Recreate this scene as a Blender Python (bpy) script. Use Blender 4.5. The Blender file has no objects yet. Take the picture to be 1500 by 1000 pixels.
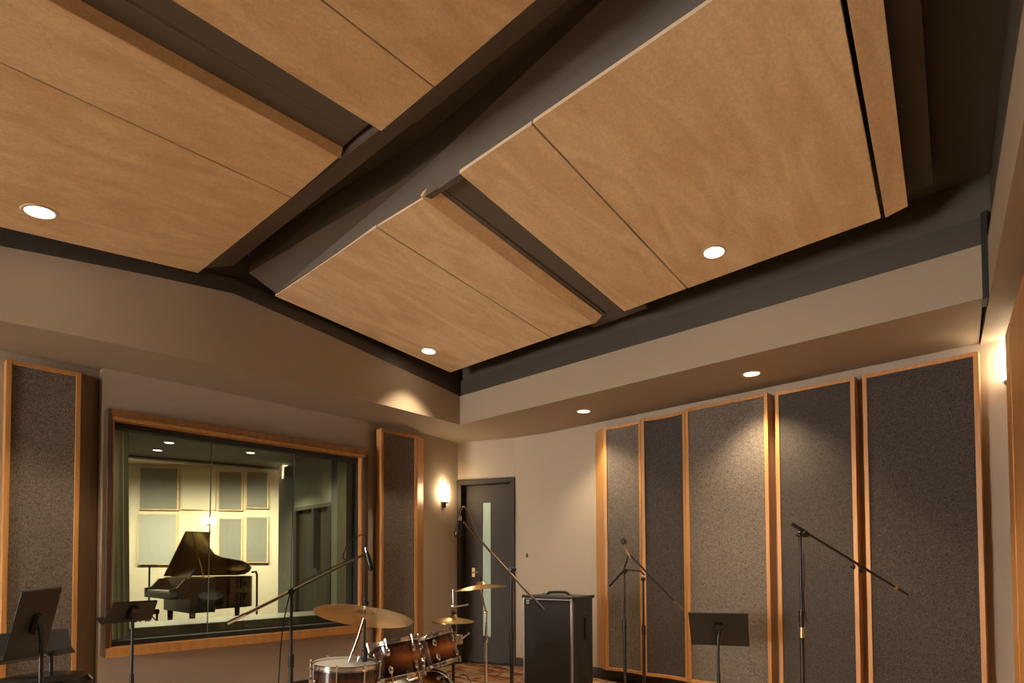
import bpy, bmesh, math, random
from mathutils import Vector as V, Matrix as M
random.seed(7)
R = math.radians
S = bpy.context.scene
COL = S.collection

# ------------------------------------------------------------------ camera, world, exposure
CAM = V((-4.906, -5.446, 1.2)); FPX = 869.16; PCX, PCY = 750.0, 801.2
yaw, pitch, roll = R(42.775), R(1.698), R(0.245)
fw = V((math.cos(yaw)*math.cos(pitch), math.sin(yaw)*math.cos(pitch), math.sin(pitch)))
r0 = V((math.sin(yaw), -math.cos(yaw), 0)); d0 = fw.cross(r0)
rt = math.cos(roll)*r0 + math.sin(roll)*d0; dn = -math.sin(roll)*r0 + math.cos(roll)*d0
cam = bpy.data.cameras.new('camera'); co = bpy.data.objects.new('camera', cam); COL.objects.link(co)
co.matrix_world = M(((rt.x, -dn.x, -fw.x, CAM.x), (rt.y, -dn.y, -fw.y, CAM.y), (rt.z, -dn.z, -fw.z, CAM.z), (0, 0, 0, 1)))
cam.sensor_width = 36; cam.lens = 36*FPX/1500; cam.shift_y = (PCY-500)/1500; cam.clip_start = .02
S.camera = co
W = bpy.data.worlds.new('world'); S.world = W; W.use_nodes = True
bg = W.node_tree.nodes['Background']; bg.inputs[0].default_value = (1, .89, .77, 1); bg.inputs[1].default_value = 21
S.view_settings.view_transform = 'Standard'; S.view_settings.look = 'None'
S.view_settings.exposure = 1.40; S.view_settings.gamma = 1; S.view_settings.use_curve_mapping = False
try:
    S.cycles.use_denoising = True; S.cycles.max_bounces = 8; S.cycles.diffuse_bounces = 5
    S.cycles.transparent_max_bounces = 12; S.cycles.sample_clamp_indirect = 6; S.cycles.caustics_reflective = False
except Exception: pass
SPOT_W, SCONCE_E, FAR_W = 64, 17, 130

# ------------------------------------------------------------------ measuring helpers: where a line of sight meets a real plane
def ray(x, y): return rt*((x-PCX)/FPX) + dn*((y-PCY)/FPX) + fw
def onz(x, y, z): d = ray(x, y); return CAM + d*((z-CAM.z)/d.z)
def onx(x, y, X): d = ray(x, y); return CAM + d*((X-CAM.x)/d.x)
def ony(x, y, Y): d = ray(x, y); return CAM + d*((Y-CAM.y)/d.y)
def onp(x, y, p, n): d = ray(x, y); return CAM + d*((V(p)-CAM).dot(n)/d.dot(n))
def dep(x, y, f): return CAM + ray(x, y)*f

# ------------------------------------------------------------------ materials
def mat(name, col, rough=.6, metal=0, bump=None, spec=.5, coat=0, vary=None, emit=None, grain=0):
    m = bpy.data.materials.new(name); m.use_nodes = True; nt = m.node_tree; b = nt.nodes['Principled BSDF']
    b.inputs['Base Color'].default_value = (*col, 1); b.inputs['Roughness'].default_value = rough
    b.inputs['Metallic'].default_value = metal; b.inputs['Specular IOR Level'].default_value = spec
    b.inputs['Coat Weight'].default_value = coat
    if emit: b.inputs['Emission Color'].default_value = (*emit[0], 1); b.inputs['Emission Strength'].default_value = emit[1]
    N = nt.nodes.new; L = nt.links.new
    tc = N('ShaderNodeTexCoord')
    if vary:
        sc, col2, detail = vary
        mp = N('ShaderNodeMapping'); mp.inputs['Scale'].default_value = sc; L(tc.outputs['Object'], mp.inputs[0])
        oi = N('ShaderNodeObjectInfo'); mu = N('ShaderNodeMath'); mu.operation = 'MULTIPLY'; mu.inputs[1].default_value = 37
        L(oi.outputs['Random'], mu.inputs[0]); cb = N('ShaderNodeCombineXYZ')
        for i in range(3): L(mu.outputs[0], cb.inputs[i])
        L(cb.outputs[0], mp.inputs['Location'])
        nz = N('ShaderNodeTexNoise'); nz.inputs['Scale'].default_value = 1; nz.inputs['Detail'].default_value = detail
        nz.inputs['Distortion'].default_value = .6; L(mp.outputs[0], nz.inputs[0])
        cr = N('ShaderNodeValToRGB'); cr.color_ramp.elements[0].position = .32; cr.color_ramp.elements[1].position = .68
        cr.color_ramp.elements[0].color = (*col, 1); cr.color_ramp.elements[1].color = (*col2, 1)
        L(nz.outputs[0], cr.inputs[0]); L(cr.outputs[0], b.inputs['Base Color'])
        if grain:   # fine swirling figure over the broad one
            nz.inputs['Distortion'].default_value = 1.6
            m2 = N('ShaderNodeMapping'); m2.inputs['Scale'].default_value = (3.2, 1, 1); L(mp.outputs[0], m2.inputs[0])
            n3 = N('ShaderNodeTexNoise'); n3.inputs['Scale'].default_value = 5; n3.inputs['Detail'].default_value = 5; n3.inputs['Distortion'].default_value = 3.0; L(m2.outputs[0], n3.inputs[0])
            c3 = N('ShaderNodeValToRGB'); c3.color_ramp.elements[0].position = .35; c3.color_ramp.elements[1].position = .65
            c3.color_ramp.elements[0].color = (1-grain, 1-grain, 1-grain, 1); L(n3.outputs[0], c3.inputs[0])
            mx = N('ShaderNodeMixRGB'); mx.blend_type = 'MULTIPLY'; mx.inputs[0].default_value = 1; L(cr.outputs[0], mx.inputs[1]); L(c3.outputs[0], mx.inputs[2]); L(mx.outputs[0], b.inputs['Base Color'])
    if bump:
        sc, st = bump
        nz2 = N('ShaderNodeTexNoise'); nz2.inputs['Scale'].default_value = sc; nz2.inputs['Detail'].default_value = 3
        L(tc.outputs['Object'], nz2.inputs[0]); bp = N('ShaderNodeBump'); bp.inputs['Strength'].default_value = st
        bp.inputs['Distance'].default_value = .01; L(nz2.outputs[0], bp.inputs['Height']); L(bp.outputs[0], b.inputs['Normal'])
    return m

def fabric(name, c1, c2):
    """woven acoustic cloth with a fine worm-like relief"""
    m = bpy.data.materials.new(name); m.use_nodes = True; nt = m.node_tree; b = nt.nodes['Principled BSDF']; N = nt.nodes.new; L = nt.links.new
    b.inputs['Roughness'].default_value = .95; b.inputs['Specular IOR Level'].default_value = .15
    tc = N('ShaderNodeTexCoord')
    n1 = N('ShaderNodeTexNoise'); n1.inputs['Scale'].default_value = 40; n1.inputs['Detail'].default_value = 1; n1.inputs['Distortion'].default_value = 1.5
    L(tc.outputs['Object'], n1.inputs[0])
    ws = N('ShaderNodeMath'); ws.operation = 'MULTIPLY'; ws.inputs[1].default_value = 26; L(n1.outputs[0], ws.inputs[0])
    sn = N('ShaderNodeMath'); sn.operation = 'SINE'; L(ws.outputs[0], sn.inputs[0])
    n2 = N('ShaderNodeTexNoise'); n2.inputs['Scale'].default_value = 220; L(tc.outputs['Object'], n2.inputs[0])
    ad = N('ShaderNodeMath'); ad.operation = 'MULTIPLY_ADD'; ad.inputs[1].default_value = .2; L(sn.outputs[0], ad.inputs[0]); L(n2.outputs[0], ad.inputs[2])
    cr = N('ShaderNodeValToRGB'); cr.color_ramp.elements[0].position = .2; cr.color_ramp.elements[1].position = .8
    cr.color_ramp.elements[0].color = (*c1, 1); cr.color_ramp.elements[1].color = (*c2, 1); L(ad.outputs[0], cr.inputs[0]); L(cr.outputs[0], b.inputs['Base Color'])
    bp = N('ShaderNodeBump'); bp.inputs['Strength'].default_value = .5; bp.inputs['Distance'].default_value = .006; L(ad.outputs[0], bp.inputs['Height']); L(bp.outputs[0], b.inputs['Normal'])
    return m

def glass(name, tint, refl=.08):
    m = bpy.data.materials.new(name); m.use_nodes = True; nt = m.node_tree; N = nt.nodes.new; L = nt.links.new
    out = nt.nodes['Material Output']; nt.nodes.remove(nt.nodes['Principled BSDF'])
    t = N('ShaderNodeBsdfTransparent'); t.inputs[0].default_value = (*tint, 1)
    g = N('ShaderNodeBsdfGlossy'); g.inputs['Roughness'].default_value = .01
    f = N('ShaderNodeFresnel'); f.inputs[0].default_value = 1.45
    x = N('ShaderNodeMixShader'); L(f.outputs[0], x.inputs[0]); L(t.outputs[0], x.inputs[1]); L(g.outputs[0], x.inputs[2]); L(x.outputs[0], out.inputs[0])
    return m

def emitter(name, col, st):
    m = bpy.data.materials.new(name); m.use_nodes = True; nt = m.node_tree; nt.nodes.remove(nt.nodes['Principled BSDF'])
    e = nt.nodes.new('ShaderNodeEmission'); e.inputs[0].default_value = (*col, 1); e.inputs[1].default_value = st
    nt.links.new(e.outputs[0], nt.nodes['Material Output'].inputs[0]); return m

def sunburst():
    m = mat('sunburst_lacquer', (.3, .1, .04), .18, coat=.6); nt = m.node_tree; b = nt.nodes['Principled BSDF']; N = nt.nodes.new; L = nt.links.new
    tc = N('ShaderNodeTexCoord'); sp = N('ShaderNodeSeparateXYZ'); L(tc.outputs['Generated'], sp.inputs[0])
    a = N('ShaderNodeMath'); a.operation = 'SUBTRACT'; a.inputs[1].default_value = .5; L(sp.outputs[2], a.inputs[0])
    ab = N('ShaderNodeMath'); ab.operation = 'ABSOLUTE'; L(a.outputs[0], ab.inputs[0])
    nz = N('ShaderNodeTexNoise'); nz.inputs['Scale'].default_value = 24; L(tc.outputs['Object'], nz.inputs[0])
    ma = N('ShaderNodeMath'); ma.operation = 'MULTIPLY_ADD'; ma.inputs[1].default_value = .2; L(nz.outputs[0], ma.inputs[0]); L(ab.outputs[0], ma.inputs[2])
    cr = N('ShaderNodeValToRGB'); e = cr.color_ramp.elements; e[0].position = .1; e[0].color = (.34, .12, .025, 1); e[1].position = .5; e[1].color = (.02, .007, .006, 1)
    k = e.new(.3); k.color = (.13, .032, .014, 1); L(ma.outputs[0], cr.inputs[0]); L(cr.outputs[0], b.inputs['Base Color'])
    return m

def rugmat():
    m = mat('patterned_rug', (.5, .4, .3), .95, spec=.1, bump=(300, .3)); nt = m.node_tree; b = nt.nodes['Principled BSDF']; N = nt.nodes.new; L = nt.links.new
    tc = N('ShaderNodeTexCoord')
    def strokes(sx, sy, rz, lo, hi, sc):
        mp = N('ShaderNodeMapping'); mp.inputs['Scale'].default_value = (sx, sy, 1); mp.inputs['Rotation'].default_value = (0, 0, rz); L(tc.outputs['Object'], mp.inputs[0])
        n = N('ShaderNodeTexNoise'); n.inputs['Scale'].default_value = sc; n.inputs['Detail'].default_value = 1; n.inputs['Distortion'].default_value = 1.2; L(mp.outputs[0], n.inputs[0])
        c = N('ShaderNodeValToRGB'); c.color_ramp.elements[0].position = lo; c.color_ramp.elements[1].position = hi; L(n.outputs[0], c.inputs[0]); return c
    base = strokes(3, 1, .4, .3, .7, 2); base.color_ramp.elements[0].color = (.20, .12, .06, 1); base.color_ramp.elements[1].color = (.42, .30, .18, 1)
    prev = base.outputs[0]
    for args, col in (((5, 1.2, .9, .56, .59, 2.4), (.16, .025, .02, 1)), ((1.2, 5, .5, .60, .63, 2.6), (.07, .035, .025, 1)), ((6, 1.5, -.6, .62, .64, 2.2), (.30, .08, .04, 1))):
        s = strokes(*args); mx = N('ShaderNodeMixRGB'); L(s.outputs[0], mx.inputs[0]); L(prev, mx.inputs[1]); mx.inputs[2].default_value = col; prev = mx.outputs[0]
    L(prev, b.inputs['Base Color']); return m

paint = mat('beige_wall_paint', (.44, .375, .30), .75, bump=(160, .05), spec=.25)
soffitp = mat('taupe_soffit_paint', (.37, .305, .235), .7, bump=(120, .04), spec=.25)
black = mat('black_ceiling_paint', (.085, .073, .06), .6, spec=.35, bump=(90, .04))
blackt = mat('black_trim_paint', (.06, .052, .043), .45, spec=.4)
maple = mat('maple_plywood', (.76, .52, .29), .5, vary=((1.3, 5, 5), (.93, .70, .43), 9), spec=.35, grain=.14)
plyedge = mat('plywood_edge', (.78, .62, .44), .6)
cherry = mat('orange_oak', (.44, .205, .06), .42, vary=((26, 26, 2.2), (.55, .285, .095), 5), spec=.45)
brownb = mat('dark_brown_board', (.15, .098, .055), .5, vary=((20, 20, 2), (.19, .125, .07), 4))  # darker brown than the oak frame boards
oakd = mat('brown_oak', (.20, .095, .035), .42, vary=((26, 26, 2.2), (.27, .13, .05), 5))
walnut = mat('dark_walnut', (.045, .025, .015), .45, vary=((20, 20, 2), (.07, .038, .02), 4))
fabL = fabric('grey_brown_cloth', (.085, .073, .063), (.235, .203, .175))
fabM = fabric('brown_grey_cloth', (.044, .039, .037), (.095, .084, .078))
fabD = fabric('charcoal_cloth', (.038, .033, .032), (.105, .092, .085))
doorp = mat('dark_bronze_door', (.04, .032, .026), .55, spec=.25)
basep = mat('dark_baseboard', (.035, .024, .018), .4)
floorm = mat('oak_floor', (.42, .29, .17), .4, vary=((2, 24, 2), (.54, .39, .25), 5))
metal = mat('black_metal', (.016, .016, .018), .35, spec=.6, metal=.2)
chrome = mat('chrome', (.78, .78, .80), .12, metal=1)
brassm = mat('brass_fitting', (.70, .50, .22), .3, metal=1)
rubber = mat('black_rubber', (.015, .015, .015), .7)
cymb = mat('cymbal_bronze', (.62, .42, .16), .28, metal=1, vary=((6, 6, 6), (.75, .55, .26), 3))
cymbd = mat('aged_cymbal_bronze', (.42, .27, .11), .33, metal=1, vary=((5, 5, 5), (.62, .42, .20), 3))
head = mat('white_drumhead', (.94, .93, .90), .45)
burst = sunburst(); rugm = rugmat()
tolex = mat('black_vinyl', (.02, .02, .022), .5, bump=(500, .3))
grille = mat('black_grille_cloth', (.032, .034, .039), .85, bump=(700, .4), vary=((400, 400, 400), (.048, .05, .056), 1))
silver = mat('silver_piping', (.55, .55, .56), .35, metal=.7)
lacquer = mat('piano_lacquer', (.010, .009, .009), .22, spec=.45, coat=.1)
gold = mat('gold_plate', (.55, .36, .13), .35, metal=1)
creamp = mat('cream_wall_paint', (.76, .69, .55), .8)
greyp = mat('grey_green_paint', (.115, .115, .095), .75)
greyf = mat('pale_grey_cloth', (.44, .45, .42), .95)
greyf2 = mat('mid_grey_cloth', (.26, .26, .235), .95)
ledge = mat('grey_ledge', (.15, .145, .115), .35)
curt = mat('olive_curtain', (.20, .18, .13), .9)
_n = curt.node_tree; _t = _n.nodes.new('ShaderNodeBsdfTranslucent'); _t.inputs[0].default_value = (.42, .37, .26, 1); _x = _n.nodes.new('ShaderNodeMixShader'); _x.inputs[0].default_value = .5
_n.links.new(_n.nodes['Principled BSDF'].outputs[0], _x.inputs[1]); _n.links.new(_t.outputs[0], _x.inputs[2]); _n.links.new(_x.outputs[0], _n.nodes['Material Output'].inputs[0])
bulb = emitter('lamp_lens_glow', (1, .86, .62), 7)
shade = emitter('frosted_shade_glow', (1, .72, .40), SCONCE_E)
bronze = mat('bronzed_tube', (.085, .06, .038), .35, metal=.6)
shade2 = emitter('far_shade_glow', (1, .72, .38), 24)
wglass = glass('window_glass', (.80, .86, .80)); litem = mat('frosted_door_lite', (.26, .32, .22), .45, emit=((.62, .78, .55), .05))  # faint glow put into the door lite, which is no lamp
gedge = mat('glass_edge', (.34, .42, .38), .2)
white_ring = mat('white_lamp_trim', (.62, .52, .38), .4)

# ------------------------------------------------------------------ geometry helpers
class MB:
    def __init__(s): s.v = []; s.f = []
    def add(s, vs, fs):
        o = len(s.v); s.v += [V(p) for p in vs]; s.f += [tuple(i+o for i in f) for f in fs]; return s
    def box(s, a, b):
        x0, x1 = sorted((a[0], b[0])); y0, y1 = sorted((a[1], b[1])); z0, z1 = sorted((a[2], b[2]))
        return s.prism([(x0, y0, z0), (x1, y0, z0), (x1, y1, z0), (x0, y1, z0)], (0, 0, z1-z0))
    def prism(s, poly, ext):
        n = len(poly); e = V(ext); vs = [V(p) for p in poly]; vs += [p+e for p in vs]
        return s.add(vs, [tuple(range(n))[::-1], tuple(range(n, 2*n))] + [(i, (i+1) % n, n+(i+1) % n, n+i) for i in range(n)])
    def loft(s, A, B):
        n = len(A); return s.add(list(A)+list(B), [tuple(range(n))[::-1], tuple(range(n, 2*n))] + [(i, (i+1) % n, n+(i+1) % n, n+i) for i in range(n)])
    def obox(s, c, ax, ay, az, hx, hy, hz):
        c = V(c); P = [c+ax*sx*hx+ay*sy*hy-az*hz for sx, sy in ((-1, -1), (1, -1), (1, 1), (-1, 1))]
        return s.prism(P, az*2*hz)
    def tube(s, pts, r, n=10, cap=True):
        pts = [V(p) for p in pts]; rs = r if isinstance(r, (list, tuple)) else [r]*len(pts); rings = []
        t0 = (pts[1]-pts[0]).normalized(); up = V((0, 0, 1)) if abs(t0.z) < .9 else V((1, 0, 0)); nrm = t0.cross(up).normalized()
        o = len(s.v)
        for i, p in enumerate(pts):
            t = (pts[min(i+1, len(pts)-1)]-pts[max(i-1, 0)]).normalized(); nrm = (nrm-t*nrm.dot(t)).normalized(); bn = t.cross(nrm)
            for k in range(n): a = 2*math.pi*k/n; s.v.append(p+(nrm*math.cos(a)+bn*math.sin(a))*rs[i])
        for i in range(len(pts)-1):
            for k in range(n): s.f.append((o+i*n+k, o+i*n+(k+1) % n, o+(i+1)*n+(k+1) % n, o+(i+1)*n+k))
        if cap: s.f.append(tuple(o+k for k in range(n))[::-1]); s.f.append(tuple(o+(len(pts)-1)*n+k for k in range(n)))
        return s
    def lathe(s, prof, n=32, mtx=None, closed=False):
        mtx = mtx or M.Identity(4); o = len(s.v); idx = []
        for r, z in prof:
            if r < 1e-6: s.v.append(mtx @ V((0, 0, z))); idx.append([len(s.v)-1]*n)
            else:
                b = len(s.v)
                for k in range(n): a = 2*math.pi*k/n; s.v.append(mtx @ V((r*math.cos(a), r*math.sin(a), z)))
                idx.append(list(range(b, b+n)))
        pr = list(zip(idx, idx[1:])) + ([(idx[-1], idx[0])] if closed else [])
        for A, B in pr:
            for k in range(n):
                q = [A[k], A[(k+1) % n], B[(k+1) % n], B[k]]; u = []
                for i in q:
                    if i not in u: u.append(i)
                if len(u) > 2: s.f.append(tuple(u))
        return s
    def ball(s, c, r, n=12, sc=(1, 1, 1)):
        return s.lathe([(r*math.sin(math.pi*i/8), -r*math.cos(math.pi*i/8)) for i in range(9)], n, M.Translation(V(c)) @ M.Diagonal((*sc, 1)))
    def build(s, name, m, parent=None, bevel=0, smooth=35, local=False):
        off = V((0, 0, 0))
        if parent is not None and not local:
            p = parent
            while p: off += p.location; p = p.parent
        if parent is None and not local:   # own origin at the base of the mesh
            off = V((sum(v.x for v in s.v)/len(s.v), sum(v.y for v in s.v)/len(s.v), min(v.z for v in s.v)))
        me = bpy.data.meshes.new(name); me.from_pydata([v-off for v in s.v], [], s.f); me.validate()
        bm = bmesh.new(); bm.from_mesh(me); bmesh.ops.recalc_face_normals(bm, faces=bm.faces); bm.to_mesh(me); bm.free()
        me.materials.append(m)
        if smooth: me.shade_smooth(); me.set_sharp_from_angle(angle=R(smooth))
        o = bpy.data.objects.new(name, me); COL.objects.link(o)
        if parent is not None: o.parent = parent
        else: o.location = off if not local else (0, 0, 0)
        if bevel:
            b = o.modifiers.new('bevel', 'BEVEL'); b.width = bevel; b.segments = 2; b.limit_method = 'ANGLE'
        return o

def thing(name, label, cat, loc, group=None, rot=None):
    o = bpy.data.objects.new(name, None); COL.objects.link(o); o.location = loc; o.empty_display_size = .1
    if rot: o.rotation_euler = rot
    o['label'] = label; o['category'] = cat
    if group: o['group'] = group
    return o
def tag(o, label, cat, group=None):
    o['label'] = label; o['category'] = cat
    if group: o['group'] = group
    return o
def struct(o): o['kind'] = 'structure'; return o
def sroot(name, loc=(0, 0, 0)):
    o = bpy.data.objects.new(name, None); COL.objects.link(o); o.location = loc; o['kind'] = 'structure'; return o
def bez(pts, n=8):
    pts = [V(p) for p in pts]; out = []
    P = [pts[0]*2-pts[1]]+pts+[pts[-1]*2-pts[-2]]
    for i in range(1, len(P)-2):
        for k in range(n):
            t = k/n; a, b, c, d = P[i-1:i+3]
            out.append(.5*((2*b)+(c-a)*t+(2*a-5*b+4*c-d)*t*t+(3*b-a-3*c+d)*t**3))
    return out+[pts[-1]]

Z = V((0, 0, 1))
def tripod(mb, base, r=.30, h=.12, a0=.3, tr=.009):
    for k in range(3):
        a = a0+k*2*math.pi/3; mb.append(MB().tube([base+V((0, 0, h)), base+V((r*math.cos(a), r*math.sin(a), .024))], tr, 8))
HS = 2.71                                   # height of the soffit underside

# ------------------------------------------------------------------ walls
def wall_run(mb, pts, z0, z1, back):
    """vertical slab whose room face follows the plan points; back(p) gives the rear points"""
    A = [V((*p, z0)) for p in pts]; B = [V((*q, z0)) for q in back][::-1]
    mb.prism(A+B, (0, 0, z1-z0))
# window wall: stands 9 cm proud of the wall beside it, with the opening for the control window
WX0, WX1, WZ0, WZ1 = -3.705, -1.485, .545, 2.365
wl = MB()
wl.box((-3.735, -.13, 0), (-1.385, .10, WZ0)); wl.box((-3.735, -.13, WZ1), (-1.385, .10, HS+.1))
wl.box((-3.735, -.13, WZ0), (WX0, .10, WZ1)); wl.box((WX1, -.13, WZ0), (-1.385, .10, WZ1))
wall_run(wl, [(-12.2, -.04), (-3.735, -.04)], 0, HS+.1, [(-12.2, .10), (-3.735, .10)])
wall_run(wl, [(-1.385, -.10), (-.70, -.125), (0, 0)], 0, HS+.1, [(-1.385, .10), (-.70, .10), (.12, .32)])
struct(wl.build('wall_left', paint))
wr = MB()
DA, DB = V((0, 0, 0)), V((.27, -.71, 0)); du = (DB-DA).normalized(); dv = V((-du.y, du.x, 0))   # door wall direction; dv points away from the room
if dv.x < 0: dv = -dv
def dpt(s, o, z): return DA + du*s + dv*o + Z*z
DL = (DB-DA).length; DZ = 2.235
wr.prism([dpt(0, 0, DZ), dpt(DL, 0, DZ), dpt(DL, .18, DZ), dpt(0, .18, DZ)], (0, 0, HS+.1-DZ))
wr.prism([dpt(DL-.02, 0, 0), dpt(DL, 0, 0), dpt(DL, .18, 0), dpt(DL-.02, .18, 0)], (0, 0, DZ))
wall_run(wr, [(.27, -.71), (.34, -1.16), (.30, -3.37), (.25, -5.07), (.24, -5.60)], 0, HS+.1, [(.44, -.65), (.55, -1.1), (.55, -3.37), (.55, -5.07), (.55, -5.6)])
struct(wr.build('wall_right', paint))
TD = V((-math.cos(R(7.1)), -math.sin(R(7.1)), 0)); TN = V((TD.y, -TD.x, 0))     # near right wall: direction and the normal into the room
if TN.y < 0: TN = -TN
def tpt(s, o, z): return V((.25, -5.385, 0)) + TD*s + TN*o + Z*z
struct(MB().prism([tpt(0, 0, 0), tpt(3.2, 0, 0), tpt(3.2, -.2, 0), tpt(0, -.2, 0)], (0, 0, HS+.1)).build('wall_front', paint))
struct(MB().prism([tpt(3.2, 0, 0), tpt(13.0, 0, 0), tpt(13.0, -.2, 0), tpt(3.2, -.2, 0)], (0, 0, 3.8)).build('wall_rear', fabD))  # unseen stretch of wall, cloth kept dark to cut bounced light
struct(MB().prism([tpt(0, -.02, HS+.1), tpt(3.2, -.02, HS+.1), tpt(3.2, -.2, HS+.1), tpt(0, -.2, HS+.1)], (0, 0, 1.0)).build('wall_front_top', black))
struct(MB().box((.54, -.6, 0), (.6, -5.8, 3.8)).build('wall_right_back', black))
lw = MB(); lw.box((-12.2, -2.4, 0), (-12.0, -8.2, 3.8)); lw.box((-12.2, .3, 0), (-12.0, -.85, 3.8)); lw.box((-12.2, -.85, 2.66), (-12.0, -2.4, 3.8)); lw.box((-12.2, -.85, 0), (-12.0, -2.4, .15))  # unseen wall, its opening made and placed to let in side light
struct(lw.build('wall_rear_left', fabD))
struct(MB().box((-12.2, -8.2, -.12), (1.2, .30, 0)).build('floor', floorm))
# baseboards
bb = MB(); bb.box((-3.735, -.148, 0), (-1.385, -.13, .115)); bb.box((-7.2, -.058, 0), (-3.735, -.04, .115))
bb.prism([(-1.385, -.10, 0), (-.70, -.125, 0), (0, 0, 0), (0, -.018, 0), (-.70, -.143, 0), (-1.385, -.118, 0)], (0, 0, .115))
struct(bb.build('baseboard_left', basep))
bb = MB(); q = [(.27, -.71), (.34, -1.16), (.30, -3.37), (.25, -5.07), (.245, -5.37)]
bb.prism([(x, y, 0) for x, y in q]+[(x-.018, y, 0) for x, y in q[::-1]], (0, 0, .115)); struct(bb.build('baseboard_right', basep))

# ------------------------------------------------------------------ ceiling deck, soffits, black bands, ridge boxes
XR = -3.05; ZR = 3.66; SR, SL = .095, .10
def deckz(x): return ZR-(SR*(x-XR) if x > XR else SL*(XR-x))
deck = MB()
P = [(x, deckz(x)) for x in (-12.2, XR, 0.5)]
deck.prism([(P[0][0], -.3, P[0][1]), (P[1][0], -.3, P[1][1]), (P[2][0], -.3, P[2][1]), (P[2][0], -.3, P[2][1]+.15), (P[1][0], -.3, P[1][1]+.15), (P[0][0], -.3, P[0][1]+.15)], (0, -7.9, 0))
ceil = struct(deck.build('ceiling', black, smooth=0))
# left soffit: underside at HS, front face rises to a gable
FP = [(-12.2, -.60), (-4.39, -.69), (-3.49, -.815), (-2.10, -.80), (-.62, -.723)]
def gab(x): return 3.296-.1135*(x-XR) if x > XR else 3.296-.092*(XR-x)
# the ridge point is added to the face so that the gable peaks there
def sy(x):
    k = .0214 if x > -2.75 else .042
    return -.818+k*(max(x, -5.0)+2.75)**2
FPr = [(x, sy(x)) for x in (-12.2, -5.0, -4.7, -4.4, -4.1, -3.8, -3.55, -3.3, XR, -2.75, -2.4, -2.1, -1.8, -1.5, -1.2, -.9, -.62)]
def profile(off=0, y_add=0): return [(x, y+y_add) for x, y in FPr]
sf = MB(); n = len(FPr)
for (a, b) in zip(FPr, FPr[1:]):
    A = [V((a[0], a[1], HS)), V((a[0], .0, HS)), V((a[0], .0, gab(a[0]))), V((a[0], a[1], gab(a[0])))]
    B = [V((b[0], b[1], HS)), V((b[0], .0, HS)), V((b[0], .0, gab(b[0]))), V((b[0], b[1], gab(b[0])))]
    sf.loft(A, B)
sl = sf.build('soffit', soffitp, ceil, smooth=20)
sr = MB().prism([(-.62, -.723, HS), (-.62, -5.152, HS), (.5, -5.04, HS), (.5, .3, HS), (-.62, .3, HS)], (0, 0, gab(-.62)-HS))
sr.build('soffit', soffitp, ceil, smooth=0)
T0 = V((-.645, -5.183, 0))
def t3(s, o, z): return T0 + TD*s + TN*o + Z*z
st = MB(); st.prism([t3(-1.2, 0, 2.693), t3(5.5, 0, 2.693), t3(5.5, -1.2, 2.693), t3(-1.2, -1.2, 2.693)], (0, 0, .345)); st.build('soffit', soffitp, ceil, smooth=0)
# upper black walls behind the bands, up to the deck
up = MB()
for (a, b) in zip(FPr, FPr[1:]):
    A = [V((a[0], a[1]+.03, gab(a[0])-.02)), V((a[0], a[1]+.2, gab(a[0])-.02)), V((a[0], a[1]+.2, deckz(a[0])+.1)), V((a[0], a[1]+.03, deckz(a[0])+.1))]
    B = [V((b[0], b[1]+.03, gab(b[0])-.02)), V((b[0], b[1]+.2, gab(b[0])-.02)), V((b[0], b[1]+.2, deckz(b[0])+.1)), V((b[0], b[1]+.03, deckz(b[0])+.1))]
    up.loft(A, B)
up.box((-.70, -.70, 3.0), (-.30, -.4, 3.62)); up.box((-.60, -.75, 3.0), (-.40, -5.4, 3.62)); up.prism([t3(-.2, -.02, 3.03), t3(5.5, -.02, 3.03), t3(5.5, -.2, 3.03), t3(-.2, -.2, 3.03)], (0, 0, .6))
up.build('upper_wall', black, ceil, smooth=0)
struct(MB().box((-.625, -.745, gab(-.62)), (-.60, -5.16, gab(-.62)+.16)).build('trim_1', blackt))
tb = MB()
def band(a, b, h):
    A = [V((a[0], a[1]-.006, gab(a[0]))), V((a[0], a[1]+.03, gab(a[0]))), V((a[0], a[1]+.03, gab(a[0])+h)), V((a[0], a[1]-.006, gab(a[0])+h))]
    B = [V((b[0], b[1]-.006, gab(b[0]))), V((b[0], b[1]+.03, gab(b[0]))), V((b[0], b[1]+.03, gab(b[0])+h)), V((b[0], b[1]-.006, gab(b[0])+h))]
    tb.loft(A, B)
for a, b in zip(FPr, FPr[1:]): band(a, b, .115)
tb.build('trim_2', blackt, smooth=20); struct(bpy.data.objects['trim_2'])
struct(MB().prism([(-.627, -5.152, 2.70), (-.645, -5.183, 2.70), (-.5, -5.17, 2.70), (-.5, -5.14, 2.70)], (0, 0, .50)).build('trim_3', rubber))

# ridge boxes: black plenum boxes over the inner edges of the clouds
def ridge_box(secA, secB, yA, yB, name='plenum_box'):
    MB().loft([V((x, yA, z)) for x, z in secA], [V((x, yB, z)) for x, z in secB]).build(name, plen, ceil, smooth=0)
top = 3.70
plen = mat('bounce_lit_black_paint', (.125, .107, .09), .6, spec=.35, bump=(90, .04))  # black ceiling paint lightened: bounced light put into the colour
ridge_box([(-2.765, 3.362), (-2.975, 3.447), (-2.965, top), (-2.72, top), (-2.72, 3.365)], [(-2.735, 3.362), (-2.80, 3.47), (-2.81, top), (-2.69, top), (-2.69, 3.365)], -.92, -2.86)
v1 = onx(886.7, 0, -2.80)
ridge_box([(-2.730, 3.362), (-2.80, 3.47), (-2.81, top), (-2.69, top), (-2.69, 3.365)], [(-2.735, 3.362), (-2.80, 3.56), (-2.90, top), (-2.69, top), (-2.69, 3.365)], -2.86, -5.3)
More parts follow.
